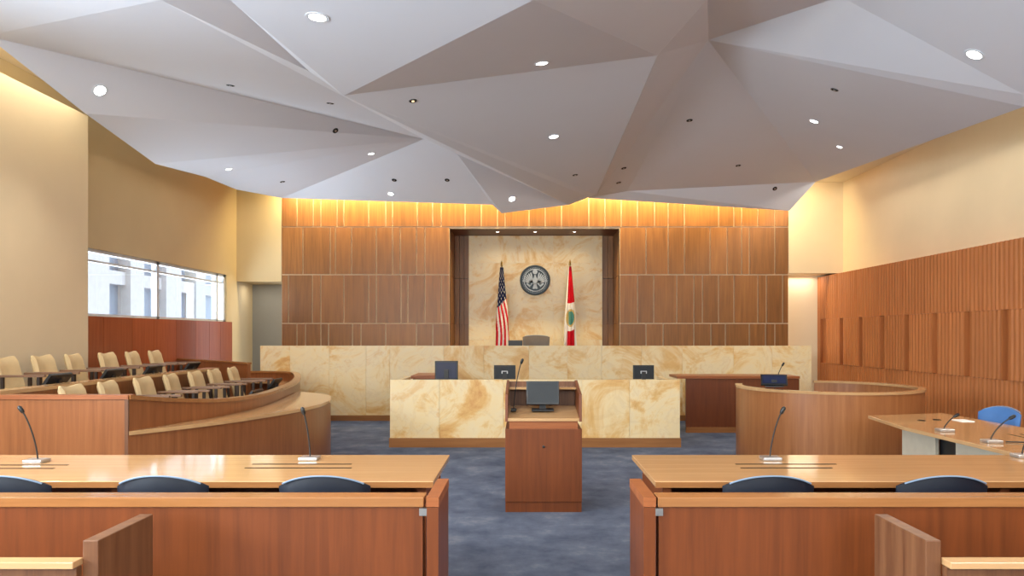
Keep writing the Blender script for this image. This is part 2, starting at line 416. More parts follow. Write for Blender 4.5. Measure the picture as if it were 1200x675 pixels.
# off-picture continuation towards the gallery
V['a0'] = Vector((-5.0, 2.5, 4.3)); V['l0'] = Vector((-2.6, 2.5, 4.2)); V['o0'] = Vector((.2, 2.4, 4.0)); V['d0'] = Vector((1.9, 2.4, 4.62)); V['r0'] = Vector((5.9, 2.4, 4.4))
tris = [
 # left facets
 ('B', 'P1', 'Q'), ('A', 'B', 'Q'), ('P1', 'P2', 'Q'), ('P2', 'P3', 'Q'), ('P3', 'P4', 'Q'),
 ('P4', 'T', 'Q'), ('Q', 'T', 'S'), ('S', 'T', 'U'), ('S', 'U', 'W'),
 # long pale band
 ('A', 'Q', 'L'), ('L', 'Q', 'J'), ('J', 'Q', 'I'), ('Q', 'S', 'I'), ('S', 'W', 'I'), ('I', 'W', 'K'),
 # sliver, pale blue facet
 ('L', 'J', 'N'), ('N', 'J', 'I'), ('N', 'I', 'O'),
 # central
 ('O', 'I', 'E'), ('O', 'E', 'D'), ('I', 'K', 'G'), ('I', 'G', 'E'),
 ('a0', 'A', 'L'), ('a0', 'L', 'l0'), ('l0', 'L', 'N'), ('l0', 'N', 'O'), ('l0', 'O', 'o0'), ('o0', 'O', 'D'), ('o0', 'D', 'd0')]
trisR = [('D2', 'E2', 'X'), ('D2', 'X', 'Y'), ('E2', 'G2', 'X'), ('G2', 'K2', 'X'), ('K2', 'Z', 'X'), ('K2', 'ZZ', 'Z'), ('K2', 'V2', 'ZZ'), ('G2', 'V2', 'K2'),
 ('X', 'Z', 'RE'), ('X', 'RE', 'RB'), ('Y', 'X', 'RB'), ('Y', 'RB', 'RT'), ('d0', 'D2', 'Y'), ('d0', 'Y', 'r0'), ('r0', 'Y', 'RT'), ('E2', 'G2', 'G') ]
trisR = trisR[:-1]
def cloud(tr, name):
    names = sorted({n for t in tr for n in t}); ix = {n: i for i, n in enumerate(names)}
    me = bpy.data.meshes.new(name); fs = []
    for t in tr:
        a, b, c = (V[n] for n in t)
        fs.append(tuple(ix[n] for n in t) if (b-a).cross(c-a).z < 0 else tuple(ix[n] for n in t[::-1]))
    me.from_pydata([V[n] for n in names], [], fs); me.materials.append(M['plaster'])
    o = bpy.data.objects.new(name, me); C.objects.link(o)
    s = o.modifiers.new('thick', 'SOLIDIFY'); s.thickness = .06; s.offset = -1
    return struct(o)
cloud(tris, 'ceiling_folded'); cloud(trisR, 'ceiling_folded_right')
def hit(px, py):
    o = Vector((0, 0, H)); d = P(px, py, 1)-o; best = None
    for t in tris+trisR:
        a, b, c = (V[n] for n in t); n = (b-a).cross(c-a)
        if abs(n.dot(d)) < 1e-9: continue
        s = n.dot(a-o)/n.dot(d); p = o+d*s
        if s <= 0: continue
        i = n.dot((b-a).cross(p-a)) >= -1e-6; j = n.dot((c-b).cross(p-b)) >= -1e-6; k = n.dot((a-c).cross(p-c)) >= -1e-6
        if i and j and k and (best is None or s < best[0]):
            n = n.normalized()
            if n.z > 0: n = -n
            best = (s, p, n)
    return best

# ================================================================== COURT FURNITURE
# judges' bench of gold marble
BY = 13.2
jb = root('judges_bench', 'long high gold marble judges bench across the back of the room', 'bench', (0, BY, 0))
bx0, bx1 = XP(305, BY), XP(951, BY)
cuts = [305, 340, 386, 429, 457, 520, 567, 620, 665, 705, 752, 800, 860, 905, 951]
m = MB()
for a, b in zip(cuts, cuts[1:]): m.box(XP(a, BY), XP(b, BY)-.003, 0, .12, .1, 1.365)
m.build('stone_front', M['stone'], jb)
MB().box(bx0, bx1, -.02, .05, 0, .1).build('plinth', M['honey_edge'], jb)
MB().box(bx0, bx1, .12, .7, 1.14, 1.18).build('worktop', M['honey'], jb)
MB().box(bx0, bx0+.1, .12, .7, .1, 1.14).build('end_panel', M['stone'], jb); MB().box(bx1-.1, bx1, .12, .7, .1, 1.14).build('end_panel', M['stone'], jb)
struct(MB().box(bx0+.1, bx1-.1, BY+.7, NB-.15, 0, .45).build('floor_judges_platform', M['carpet']))

def office_chair(label, mats, loc, rz, group, hgt=.88, bwid=.46, name='office_chair', bh=.42, seat=.46, arc=.06):
    t = root(name, label, 'chair', loc, rz, group)
    bm_, fr = mats
    def back(u, v, s):
        x = (u-.5)*bwid*(1-.12*(1-v)); e = (2*abs(u-.5))
        top = hgt-arc*e**2.2; z = (hgt-bh)+(top-(hgt-bh))*v
        yy = -.24-.05*v+.05*e**2
        edge = min(1, 6*(1-e)+.25)*min(1, 5*(1-v)+.3)
        return Vector((x, yy+(.03 if s == 0 else -.03)*edge, z))
    MB().slab(back, 14, 8).build('backrest', bm_, t, True)
    MB().tube([back(.06+.88*i/24, 1, 0)+Vector((0, -.03, .004)) for i in range(25)], .0045, 6).build('top_rim', M['top_rim'], t, True)  # pale tube along the top edge of the backrest
    def st(u, v, s):
        x = (u-.5)*.48; y = (v-.5)*.46; e = max(abs(u-.5), abs(v-.5))*2
        return (x*(1-.05*(e > .9)), y, seat-(.0 if s == 0 else .08)+(-.015*e**4 if s == 0 else .015*e**4))
    MB().slab(st, 10, 10).build('seat', bm_, t, True)
    MB().box(-.03, .03, -.27, -.1, seat-.11, seat-.08).box(-.03, .03, -.285, -.255, seat-.11, hgt-bh+.12).build('back_support', fr, t)
    MB().lathe([(.03, .08), (.03, .3), (.022, .3), (.022, seat-.09)], 12).build('gas_column', M['black'], t)
    for s in (-1, 1):
        a = MB().tube([(s*.25, -.12, seat-.06), (s*.29, -.1, seat+.02), (s*.29, -.1, seat+.17)], .014, 6)
        a.box(s*.29-.03, s*.29+.03, -.18, .1, seat+.17, seat+.2); a.build('armrest', fr, t)
    for k in range(5):
        an = 2*PI*k/5+.3; c, s_ = math.cos(an), math.sin(an)
        l = MB().tube([(0, 0, .1), (c*.15, s_*.15, .09), (c*.29, s_*.29, .065)], [.026, .02, .015], 6)
        l = l.build('leg', fr, t)
        MB().lathe([(.001, -.013), (.028, -.012), (.028, .012), (.001, .013)], 12, mat=Matrix.Translation((c*.29, s_*.29, .028)) @ Matrix.Rotation(an, 4, 'Z') @ Matrix.Rotation(PI/2, 4, 'X')).build('caster', M['black'], l)
    return t
office_chair('taupe leather judge chair with rounded top behind the marble bench', (M['judge'], M['black']), (.235, 14.75, .45), PI*1.0, None, hgt=1.10, bwid=.56, bh=.62, name='judge_chair', arc=.03)
# the judge faces the room: backrest is the far side, so turn the front to -Y

def monitor(label, loc, rz, wd, ht, tilt=0, back=None, screen=None, group=None, base=.07, name='monitor', logo=False):
    t = root(name, label, 'monitor', loc, rz, group)
    T = Matrix.Translation((0, 0, base+ht/2)) @ Matrix.Rotation(tilt, 4, 'X')
    m = MB(); m.box(-wd/2, wd/2, -.012, .018, -ht/2, ht/2, mat=T); sh = m.build('casing', M['black'], t, bevel=.004)
    MB().box(-wd/2+.015, wd/2-.015, -.0145, -.0125, -ht/2+.015, ht/2-.015, mat=T).build('screen', screen or M['screen'], t)
    if back: MB().box(-wd/2+.02, wd/2-.02, .0185, .0215, -ht/2+.02, ht/2-.02, mat=T).build('back_cover', back, t)
    if logo: MB().box(-.045, .045, .022, .026, -.02, .02, mat=T).build('mount_plate', M['silver'], t)
    MB().box(-.03, .03, .02, .045, .01, base+ht*.55).build('stand', M['black'], t)
    MB().prism([(-.1, -.06), (.1, -.06), (.1, .1), (-.1, .1)], 0, .014).build('stand_base', M['black'], t)
    return t
def gooseneck(label, base, tip, group=None, base_mat=None, bw_=.12, curve=.3, name='gooseneck_microphone'):
    b = Vector(base); tp = Vector(tip)-b
    t = root(name, label, 'microphone', b, 0, group)
    m = MB(); m.prism([(-bw_/2, -.05), (bw_/2, -.05), (bw_/2, .05), (-bw_/2, .05)], 0, .022)
    m.build('base', base_mat or M['silver'], t, bevel=.006)
    pts = []
    p0 = Vector((0, .01, .022)); p1 = Vector((tp.x*.12, .01, tp.z*.42)); p2 = Vector((tp.x*.62, tp.y*.6, tp.z*.86))
    for i in range(13):
        s = i/12; pts.append((1-s)**3*p0+3*(1-s)**2*s*p1+3*(1-s)*s*s*p2+s**3*tp)
    MB().tube(pts, .0048, 6).build('neck', M['black'], t, True)
    d = (pts[-1]-pts[-2]).normalized()
    MB().tube([pts[-1]-d*.012, pts[-1], pts[-1]+d*.03, pts[-1]+d*.04], [.008, .013, .013, .006], 10).build('capsule', M['black'], t, True)
    return t
monitor('black monitor edge showing beside the judge chair on the marble bench', (XP(604, 13.6), 13.55, 1.18), PI, .27, .22, base=.06)

# front clerk bench (marble) with desk behind
CY = 10.1
cb = root('clerk_bench', 'lower gold marble clerk bench on a wood plinth behind the lectern', 'bench', (0, CY, 0))
c0, c1 = XP(457, CY), XP(797, CY)
m = MB()
cuts = [457, 515, 590, 632, 682, 738, 797]
for a, b in zip(cuts, cuts[1:]): m.box(XP(a, CY), XP(b, CY)-.003, 0, .06, .13, .94)
m.box(c0, c0+.06, .062, 1.45, .13, .9); m.box(c1-.06, c1, .062, 1.45, .13, .9)
m.build('stone_front', M['stone'], cb)
MB().box(c0-.01, c1+.01, -.02, .07, 0, .13).build('plinth', M['honey_edge'], cb)
MB().box(c0+.06, c1-.06, .06, .62, .83, .87).build('worktop', M['honey'], cb)
# wood side desk to the right
sy = 11.6
sd = root('side_desk', 'brown wooden side desk between the marble clerk bench and the curved stand', 'desk', (0, sy, 0))
s0, s1 = XP(782, sy), XP(900, sy)+.5
MB().box(s0+.3, s1, 0, .05, .09, .86).build('front_panel', M['cherry'], sd)
MB().box(s0+.3, s1, -.02, .03, 0, .09).build('plinth', M['honey_edge'], sd)
MB().box(s0+.15, s1, -.03, .6, .865, .905).build('top', M['cherry_x'], sd)
MB().box(s1-.05, s1, .05, .58, .0, .86).build('side_panel', M['cherry'], sd)
# wood return desk to the left, top just showing over the stone
sdl = root('return_desk', 'low wooden return desk whose top edge shows left of the blue-backed monitor', 'desk', (0, 11.65, 0))
MB().box(XP(482, 11.7), XP(520, 11.7), 0, .8, .86, .91).build('top', M['cherry_x'], sdl)
MB().box(XP(484, 11.7), XP(518, 11.7), .05, .75, 0, .86).build('pedestal', M['cherry'], sdl)
monitor('blue-tinted monitor back on the left end of the clerk bench', (XP(523.5, 10.45), 10.42, .87), PI, .33, .27, back=M['blue_screen'], base=.05)
monitor('black monitor back with silver plate just left of the lectern', (XP(591.5, 10.4), 10.4, .87), PI, .31, .20, base=.06, back=M['screen'], logo=True)
monitor('black monitor back with silver plate on the right half of the clerk bench', (XP(754, 10.4), 10.4, .87), PI, .30, .20, base=.06, back=M['screen'], logo=True)

# lectern
LY = 6.4
l0, l1 = XP(592, LY), XP(682, LY)
le = root('lectern', 'free-standing cherry wood lectern in the centre of the blue carpet', 'lectern', ((l0+l1)/2, LY, 0))
hw = (l1-l0)/2
MB().box(-hw, hw, .0, .6, .09, .735).build('cabinet', M['cherry'], le, bevel=.003)
MB().box(-hw+.002, hw-.002, .01, .58, 0, .088).build('plinth', M['cherry'], le)
MB().box(-hw+.035, hw-.035, .02, .58, .735, .81).build('neck_panel', M['cherry_x'], le)
m = MB().add([(-hw+.025, -.0, .83), (hw-.025, 0, .83), (hw-.025, .5, .895), (-hw+.025, .5, .895), (-hw+.025, 0, .805), (hw-.025, 0, .805), (hw-.025, .5, .81), (-hw+.025, .5, .81)],
   [(0, 1, 2, 3), (7, 6, 5, 4), (0, 4, 5, 1), (1, 5, 6, 2), (2, 6, 7, 3), (3, 7, 4, 0)])
m.build('reading_shelf', M['honey'], le)
for s in (-1, 1):
    a, b = (s*hw, s*(hw-.024)); a, b = min(a, b), max(a, b)
    vs = [(0, .8), (.02, 1.04), (.56, 1.13), (.6, 1.13), (.6, .8)]
    MB().add([(x, y, z) for x in (a, b) for y, z in vs], [(0, 1, 2, 3, 4), (9, 8, 7, 6, 5)]+[(i, i+5, (i+1) % 5+5, (i+1) % 5) for i in range(5)]).build('side_panel', M['cherry'], le)
MB().box(-hw+.025, hw-.025, .56, .585, .81, 1.12).build('back_panel', M['dark_wood'], le)
MB().box(-hw+.025, hw-.025, .40, .56, 1.055, 1.075).build('upper_ledge', M['honey'], le)
MB().lathe([(.0, 0), (.012, 0), (.012, .01), (.0, .012)], 12, mat=Matrix.Translation((.0, 0, .58)) @ Matrix.Rotation(PI/2, 4, 'X')).build('keyhole', M['black'], le)
monitor('black flat monitor standing on the lectern shelf facing the room', (XP(636, 6.66), 6.66, .872), 0, .30, .215, tilt=R(-10), base=.055)
gooseneck('slim gooseneck microphone on the left of the lectern', (XP(602, 6.7), 6.66, .868), (XP(611, 6.66), 6.62, ZP(425, 6.62)), base_mat=M['black'], bw_=.05)

# witness stand
wc = Vector((3.72, 8.95)); wr = 1.07; WZ = .94
ws = root('witness_stand', 'round curved wooden witness stand at the right with open rear', 'witness stand', (wc.x, wc.y, 0))
def arc(r, a0, a1, n): return [(r*math.cos(R(a0+(a1-a0)*i/n)), r*math.sin(R(a0+(a1-a0)*i/n))) for i in range(n+1)]
ar = arc(wr, -204, 76, 72)
MB().strip(ar, .0, WZ-.03, .05).build('curved_wall', M['mid'], ws, True)
MB().strip(arc(wr+.012, -204.5, 76.5, 72), WZ-.03, WZ, .085).build('cap_rail', M['honey'], ws, True)
MB().strip(arc(wr-.06, -203, -95, 30), .76, .79, .46).build('inner_desk', M['honey'], ws, True)
MB().prism(arc(wr-.055, 0, 360, 48)[:-1], 0, .2).build('platform', M['carpet'], ws)
monitor('slanted dark blue monitor on the left rim of the round stand', (XP(907, 8.6), 8.6, WZ+.012), R(165), .30, .15, tilt=R(38), back=M['blue_screen'], base=.0, name='slanted_monitor')
gooseneck('gooseneck microphone rising behind the slanted monitor on the round stand', (XP(907, 9.0), 9.0, .79), (XP(917, 8.95), 8.95, ZP(428, 8.95)), base_mat=M['black'], bw_=.06)

# ---------------------------------------------------------------- counsel tables
TZ = .76
def counsel_table(label, x0, x1, y0, y1, legs, grooves):
    t = root('counsel_table', label, 'table', ((x0+x1)/2, (y0+y1)/2, 0)); cx, cy = (x0+x1)/2, (y0+y1)/2
    MB().box(x0-cx, x1-cx, y0-cy, y1-cy, TZ-.032, TZ).build('tabletop', M['honey'], t, bevel=.003)
    MB().box(x0-cx, x1-cx, y0-cy-.006, y0-cy-.0005, TZ-.034, TZ-.003).build('edge_band', M['honey_edge'], t)
    for lx in legs: MB().box(lx-cx-.025, lx-cx+.025, y0-cy+.08, y1-cy-.1, 0, TZ-.032).build('leg_panel', M['cherry'], t)
    MB().box(x0-cx+.12, x1-cx-.12, y1-cy-.14, y1-cy-.11, .12, TZ-.032).build('modesty_panel', M['cherry'], t)
    for a, b, yy in grooves:
        MB().box(a-cx, b-cx, yy-cy-.010, yy-cy+.010, TZ-.001, TZ+.0015).build('cable_slot', M['groove'], t)
    return t
ty0, ty1 = 4.0, 4.88
counsel_table('long honey wood counsel table on the left behind the rail', -4.3, -.505, ty0, ty1, [-4.1, -2.30, -.58],
   [(-3.4, XP(80, 4.5), 4.50), (-3.4, XP(64, 4.39), 4.385), (XP(296, 4.53), XP(412, 4.53), 4.53), (XP(287, 4.4), XP(412, 4.4), 4.40)])
counsel_table('long honey wood counsel table on the right behind the rail', .72, 4.5, ty0, ty1, [.80, 2.7, 4.25],
   [(XP(862, 4.53), XP(980, 4.53), 4.53), (XP(868, 4.4), XP(975, 4.4), 4.40)])
rt = root('side_table', 'long honey table with pale side panel running away at far right', 'table', (3.85, 6.1, 0))
MB().prism([(-.5, -1.2), (.52, -1.2), (.5, .3), (.46, 1.38), (-.42, 1.15), (-.53, .27)], TZ-.03, TZ).build('tabletop', M['honey_y'], rt, bevel=.003)
MB().box(-.25, -.22, .26, .82, .05, TZ-.03).build('modesty_panel', M['panelgrey'], rt)
MB().box(-.25, -.22, -1.15, -.04, .05, TZ-.03).build('modesty_panel', M['panelgrey'], rt)
MB().box(-.2, -.18, -.06, .28, .05, TZ-.03).build('gap_shade', M['black'], rt)  # black sheet stands in for the shade in the open panel gap
for yy in (-1.1, .78): MB().box(-.2, .35, yy-.02, yy+.02, 0, TZ-.03).build('leg_panel', M['panelgrey'], rt)
for xx in (.08, .18): MB().box(xx-.006, xx+.006, -1.0, -.2, TZ-.001, TZ+.0015).build('cable_slot', M['groove'], rt)
for xx, yy in ((-.12, .72), (.06, .78)): MB().lathe([(.0, 0), (.035, 0), (.035, .004), (0, .005)], 16, mat=Matrix.Translation((xx, yy, TZ))).build('grommet', M['groove'], rt)
tag(MB().box(4.05, 4.17, 6.72, 6.88, TZ, TZ+.006).build('note_pad', M['white']), 'small white pad lying on the far right table near a blue chair', 'note pad')

# microphones on tables
def mic_at(label, bx, by, tx, ty, z=TZ):
    Y = (H-z-.01)*F/(by-VY)
    gooseneck(label, (XP(bx, Y), Y, z), (XP(tx, Y-.02), Y-.02, ZP(ty, Y-.02)))
mic_at('leftmost gooseneck microphone on the left counsel table', 43, 540, 26, 482)
mic_at('gooseneck microphone near the aisle half of the left counsel table', 363, 537, 356, 484)
mic_at('gooseneck microphone on the right counsel table near the aisle', 903, 537, 916, 483)
mic_at('gooseneck microphone on the far end of the side table', 1107, 504, 1119, 488)
mic_at('gooseneck microphone at the middle of the side table in front of the blue chair', 1162, 517, 1184, 490)
mic_at('gooseneck microphone at the right edge of the photo, nearest on the side table', 1199, 534, 1210, 505)
cb2 = [(3.60, 5.43, TZ+.0075), (3.75, 5.40, TZ+.0075), (3.95, 5.30, TZ+.0075), (4.08, 5.12, TZ+.0075), (4.1, 4.98, TZ+.0075)]
tag(MB().tube(cb2, .005, 6).build('microphone_cable', M['black']), 'thin black cable trailing over the side table from the middle microphone', 'cable')
# chairs at the counsel tables
chs = [(XP(5, 3.75), 'navy counsel chair cut by the left edge of the photo'), (XP(190, 3.75), 'navy counsel chair in the middle of the left table'), (XP(380, 3.75), 'navy counsel chair at the aisle end of the left table'),
       (XP(901, 3.75), 'navy counsel chair at the aisle end of the right table'), (XP(1105, 3.75), 'navy counsel chair toward the outer side of the right table')]
proto = None
for x, lb in chs:
    if proto is None:
        proto = o = office_chair(lb, (M['navy'], M['black']), (0, 0, 0), 0, 'navy chairs at the counsel tables', hgt=.845, bwid=.475)
    else: o = copy_tree(proto)
    o.location = (x, 4.0, 0); o['label'] = lb
office_chair('blue upholstered chair behind the side table at far right', (M['blue'], M['black']), (4.49, 7.06, 0), R(120), None, hgt=.85, bwid=.40)

# ---------------------------------------------------------------- bar rail, gates
RZ = .90
def rail(label, x0, x1, nm='bar_rail'):
    t = root(nm, label, 'railing', ((x0+x1)/2, 3.0, 0)); h = (x1-x0)/2
    MB().box(-h+.005, h-.005, -.01, .05, 0, RZ-.042).build('panel', M['cherry'], t)
    MB().box(-h, h, -.02, .08, RZ-.04, RZ).build('cap', M['honey_edge'], t, bevel=.003)
    return t
rail('wooden courtroom rail in the left foreground', -5.6, -.416); rail('wooden courtroom rail in the right foreground', .547, 6.4)
def gate(label, x, s):
    t = root('swing_gate', label, 'gate', (x, 2.98, 0))
    MB().box(-.024, .024, 0, .39, .12, RZ-.04).build('panel', M['cherry'], t)
    MB().box(-.026, .026, -.002, .392, RZ-.038, RZ).build('cap', M['cherry_x'], t)
    MB().box(*sorted((s*.024, s*.055)), .0, .02, RZ-.075, RZ-.045).build('hinge', M['steel'], t)
    return t
gate('open wooden gate leaf on the left of the aisle', -.379, -1); gate('open wooden gate leaf on the right of the aisle', .513, 1)

# pews
def pew(label, x_end, s):
    t = root('pew', label, 'pew', (x_end, 2.5, 0))
    x0, x1 = (x_end*0-.0266, .0266)
    MB().box(-.0266, .0266, 0, .37, 0, .86).build('end_panel', M['dark_wood'], t, bevel=.003)
    a, b = sorted((s*.03, s*2.6))
    MB().box(a, b, -.03, -.0, .45, .775).build('back', M['dark_wood'], t)
    MB().box(a, b, -.05, .01, .776, .80).build('top_rail', M['honey'], t, bevel=.003)
    MB().box(a, b, .02, .4, .40, .44).build('seat', M['honey'], t)
    MB().box(a, b, .3, .33, .0, .40).build('seat_support', M['cherry'], t)
    return t
pew('dark wooden pew with raised end panel at bottom left', (115-VX)/F*2.5-.0266, -1)
pew('wooden pew with raised end panel at bottom right', (1085-VX)/F*2.5+.0266, 1)

# ---------------------------------------------------------------- jury box
fb = root('jury_box_front', 'tall wooden front wall of the jury box curving away from the left', 'jury box', (-3.2, 5.87, 0))
off = Vector((-3.2, 5.87))
def rel(pts): return [(p[0]-off.x, p[1]-off.y) for p in pts]
def smooth(pts, n=6):
    out = []; k = len(pts)
    for i in range(k-1):
        p0, p1, p2, p3 = (Vector(pts[max(0, i-1)]), Vector(pts[i]), Vector(pts[i+1]), Vector(pts[min(k-1, i+2)]))
        for j in range(n):
            s = j/n; out.append(.5*((2*p1)+(-p0+p2)*s+(2*p0-5*p1+4*p2-p3)*s*s+(-p0+3*p1-3*p2+p3)*s**3))
    out.append(Vector(pts[-1])); return out
inner3 = smooth([(-3.2, 5.87, 1.08), (-3.08, 6.3, 1.02), (-2.92, 6.9, .96), (-2.86, 7.6, .93), (-2.9, 8.29, .92), (-3.0, 9.1, .92), (-3.15, 10.0, .92), (-3.5, 11.3, .92), (-3.99, 12.6, .92), (-4.5, 12.95, .92), (-5.1, 13.0, .92)])
inner = [(p.x, p.y) for p in inner3]; tops = [p.z for p in inner3]
MB().strip(rel(inner), 0, [z-.035 for z in tops], .06).build('curved_wall', M['mid_dark'], fb, True)
MB().strip(rel(inner), [z-.035 for z in tops], tops, .10, shift=-.012).build('cap_rail', M['honey_edge'], fb, True)
MB().strip(rel(inner), [z-.2 for z in tops], [z-.17 for z in tops], .30, shift=.06).build('inner_shelf', M['honey_y'], fb, True)
MB().box(-2.5, -.008, 0, .06, 0, 1.045).build('straight_panel', M['mid_dark'], fb)
MB().box(-2.5, -.004, -.014, .10, 1.046, 1.08).build('straight_cap', M['cherry_x'], fb)
MB().box(-.03, 0, -.018, -.001, 0, 1.045).build('corner_post', M['dark_wood'], fb)
outer = [(p.x, p.y) for p in smooth([(-3.2, 5.85, 0), (-3.0, 6.14, 0), (-2.76, 6.55, 0), (-2.54, 7.1, 0), (-2.38, 7.65, 0), (-2.31, 8.2, 0), (-2.37, 8.85, 0), (-2.62, 9.5, 0), (-3.1, 9.95, 0)])]
lg = root('jury_rail_ledge', 'lower curved wooden ledge wall wrapping the front of the jury box', 'ledge', (-3.2, 5.87, 0))
inn = [(p[0]+.015, p[1]) for p in inner if p[1] < 9.9]
poly = rel(outer+inn[::-1])
MB().prism(poly, .0, .755).build('curved_body', M['mid_dark'], lg, True)
ou2 = [(p[0]+.012, p[1]-.008) for p in outer]
MB().prism(rel(ou2+inn[::-1]), .757, .79).build('ledge_top', M['honey_y'], lg, True)
struct(MB().prism([(-4.42, 6.0), (-3.3, 6.0), (-3.0, 6.8), (-3.0, 8.4), (-3.15, 9.4), (-3.4, 10.6), (-4.42, 10.6)], 0, .21).build('floor_jury_lower', M['carpet']))
struct(MB().prism([(-5.71, 6.0), (-4.44, 6.0), (-4.44, 10.4), (-4.9, 11.4), (-5.71, 12.0)], 0, .45).build('floor_jury_upper', M['carpet']))
r2 = root('jury_second_row_wall', 'straight wooden wall between the two rows of jury chairs', 'partition', (-4.4, 6.0, 0))
MB().box(0, .05, 0, 4.3, 0, 1.065).build('panel', M['mid_dark'], r2)
MB().box(-.10, .06, 0, 4.3, 1.066, 1.10).build('cap_rail', M['honey_y'], r2)
MB().box(-.36, -.001, .1, 4.2, .98, 1.01).build('inner_shelf', M['honey_y'], r2)
rb = root('jury_rear_screen', 'wooden screen wall closing the far end of the upper jury row', 'partition', (-4.14, 10.95, 0))
MB().strip([(0, 0), (-.7, .75), (-1.4, 1.38), (-1.98, 1.9)], 0, 1.12, .05).build('panel', M['mid_dark'], rb)
MB().strip([(0, 0), (-.7, .75), (-1.4, 1.38), (-1.98, 1.9)], 1.121, 1.15, .08, shift=-.015).build('cap_rail', M['honey_edge'], rb)

def jury_chair(label, loc, rz, group):
    t = root('jury_chair', label, 'chair', loc, rz, group)
    def back(u, v, s):
        e = 2*abs(u-.5); x = (u-.5)*(.42-.02*v)
        top = .885-.010*math.cos(2*PI*(u-.5))-.022*(max(0, e-.8)/.2)**2
        z = .40+(top-.40)*v; y = -.20-.13*v+.025*e*e
        edge = min(1, 7*(1-e)+.3)*min(1, 7*(1-v)+.3)
        return (x, y+(.035 if s == 0 else -.03)*edge, z)
    MB().slab(back, 14, 10).build('backrest', M['chair_cream'], t, True)
    def st(u, v, s):
        e = max(abs(u-.5), abs(v-.5))*2
        return ((u-.5)*.46, (v-.45)*.46, .46-(0 if s == 0 else .09)-(.02*e**4 if s == 0 else -.01*e**4))
    MB().slab(st, 8, 8).build('seat', M['chair_cream'], t, True)
    for s in (-1, 1):
        MB().box(s*.245-.022, s*.245+.022, -.24, .22, .69, .715).build('armrest', M['arm_wood'], t, bevel=.005)
        MB().box(s*.245-.014, s*.245+.014, .14, .17, .36, .69).box(s*.245-.014, s*.245+.014, -.2, -.17, .36, .69).box(s*.245-.014, s*.245+.014, -.2, .17, .36, .39).build('arm_frame', M['arm_dark'], t)
    MB().box(-.26, .26, -.03, .03, .34, .366).build('crossbar', M['black'], t)
    MB().lathe([(.2, 0), (.2, .015), (.035, .03), (.03, .36)], 16).build('pedestal', M['black'], t, True)
    return t
jp = None
rows = [(-5.07, .45, [(8, 'upper row jury chair at the left edge of the photo'), (51, 'second upper row jury chair from the left, before the cream wall'), (88, 'third upper row jury chair, last one in front of the cream wall'),
   (126, 'upper row jury chair, leftmost against the red wainscot'), (156, 'upper row jury chair, middle of the three against the red wainscot'), (182, 'upper row jury chair, rightmost against the red wainscot')]),
   (-3.92, .21, [(85, 'lower row jury chair with only its top showing, first from left'), (128, 'lower row jury chair with only its top showing, second from left'), (168, 'third lower row jury chair from the left'), (201, 'fourth lower row jury chair from the left'),
   (229, 'fifth lower row jury chair from the left'), (251, 'sixth lower row jury chair, next to last from the left'), (273, 'last lower row jury chair at the far right end')])]
for X, z, lst in rows:
    for px, lb in lst:
        xb = X-.30                                      # top of the backrest
        Y = -xb*F/(VX-px)
        if jp is None: jp = o = jury_chair(lb, (0, 0, 0), 0, None)
        else: o = copy_tree(jp)
        o['label'] = lb; o['group'] = 'cream jury chairs in the upper row' if z > .3 else 'cream jury chairs in the lower row'
        o.location = (X, Y, z); o.rotation_euler.z = R(-90+random.uniform(3, 14))
jm = [(66, -4.62, 1.01, 'flat black monitor on the upper jury row, nearest of four'), (130, -4.62, 1.01, 'flat black monitor on the upper jury row, second nearest'), (178, -4.62, 1.01, 'flat black monitor on the upper jury row, third nearest'), (224, -4.62, 1.01, 'flat black monitor on the upper jury row, farthest of four'),
      (297, -3.16, .75, 'black monitor inside the curved front wall, left of two'), (322, -3.66, .75, 'black monitor inside the curved front wall, right of two at the bend')]
mp_ = None
for px, X, z, lb in jm:
    Y = -X*F/(VX-px)
    if mp_ is None: mp_ = o = monitor(lb, (0, 0, 0), 0, .34, .17, tilt=R(-35), base=.02, name='jury_monitor', back=M['screen'], group='small monitors in the jury box')
    else: o = copy_tree(mp_)
    o['label'] = lb; o.location = (X, Y, z); o.rotation_euler.z = R(-90)

# ---------------------------------------------------------------- flags and seal
def pole(t, h, x=0):
    MB().lathe([(.16, 0), (.16, .02), (.05, .06), (.02, .09)], 20).build('base', M['gold'], t, True)
    MB().tube([(0, 0, .05), (0, 0, h)], .012, 8).build('pole', M['gold'], t, True)
    MB().lathe([(.004, h), (.03, h+.03), (.018, h+.06), (.026, h+.075), (.002, h+.14)], 12).build('finial', M['gold'], t, True)
def flag(t, ztop, zbot, rule, mats, wt, wb, skew):
    nu, nv = 44, 90
    m = MB(); vs = []
    for j in range(nv+1):
        v = j/nv; wdt = wt+(wb-wt)*v**.8
        for i in range(nu+1):
            u = i/nu
            x = (u-.5)*wdt+skew*v*.5+.012*math.sin(9*v+4*u)*v; y = -.03-.06*math.sin(u*PI)*(.3+v)+.028*(.3+v)*math.cos(u*6*PI+1.5*v)
            z = ztop+(zbot-ztop)*v-.05*u*v*math.sin(5*u)
            vs.append((x, y, z))
    fs = []; mi = []
    for j in range(nv):
        for i in range(nu):
            fs.append((j*(nu+1)+i, j*(nu+1)+i+1, (j+1)*(nu+1)+i+1, (j+1)*(nu+1)+i)); mi.append(rule((i+.5)/nu, (j+.5)/nv))
    o = len(m.v); m.v += vs; m.f += fs; m.mi += mi
    ob = m.build('cloth', mats, t, True)
    s = ob.modifiers.new('thick', 'SOLIDIFY'); s.thickness = .004
def us(u, v):
    if v+.10*(u-.5) < .40:
        k = (u*5.5) % 1, (v*16+.5*(int(u*5.5) % 2)) % 1
        return 1 if (abs(k[0]-.5) < .16 and abs(k[1]-.5) < .2) else 0
    return 2 if int((u*1.0+.10*math.sin(7*v)-.5*(v-.4)+1)*6.5) % 2 else 1
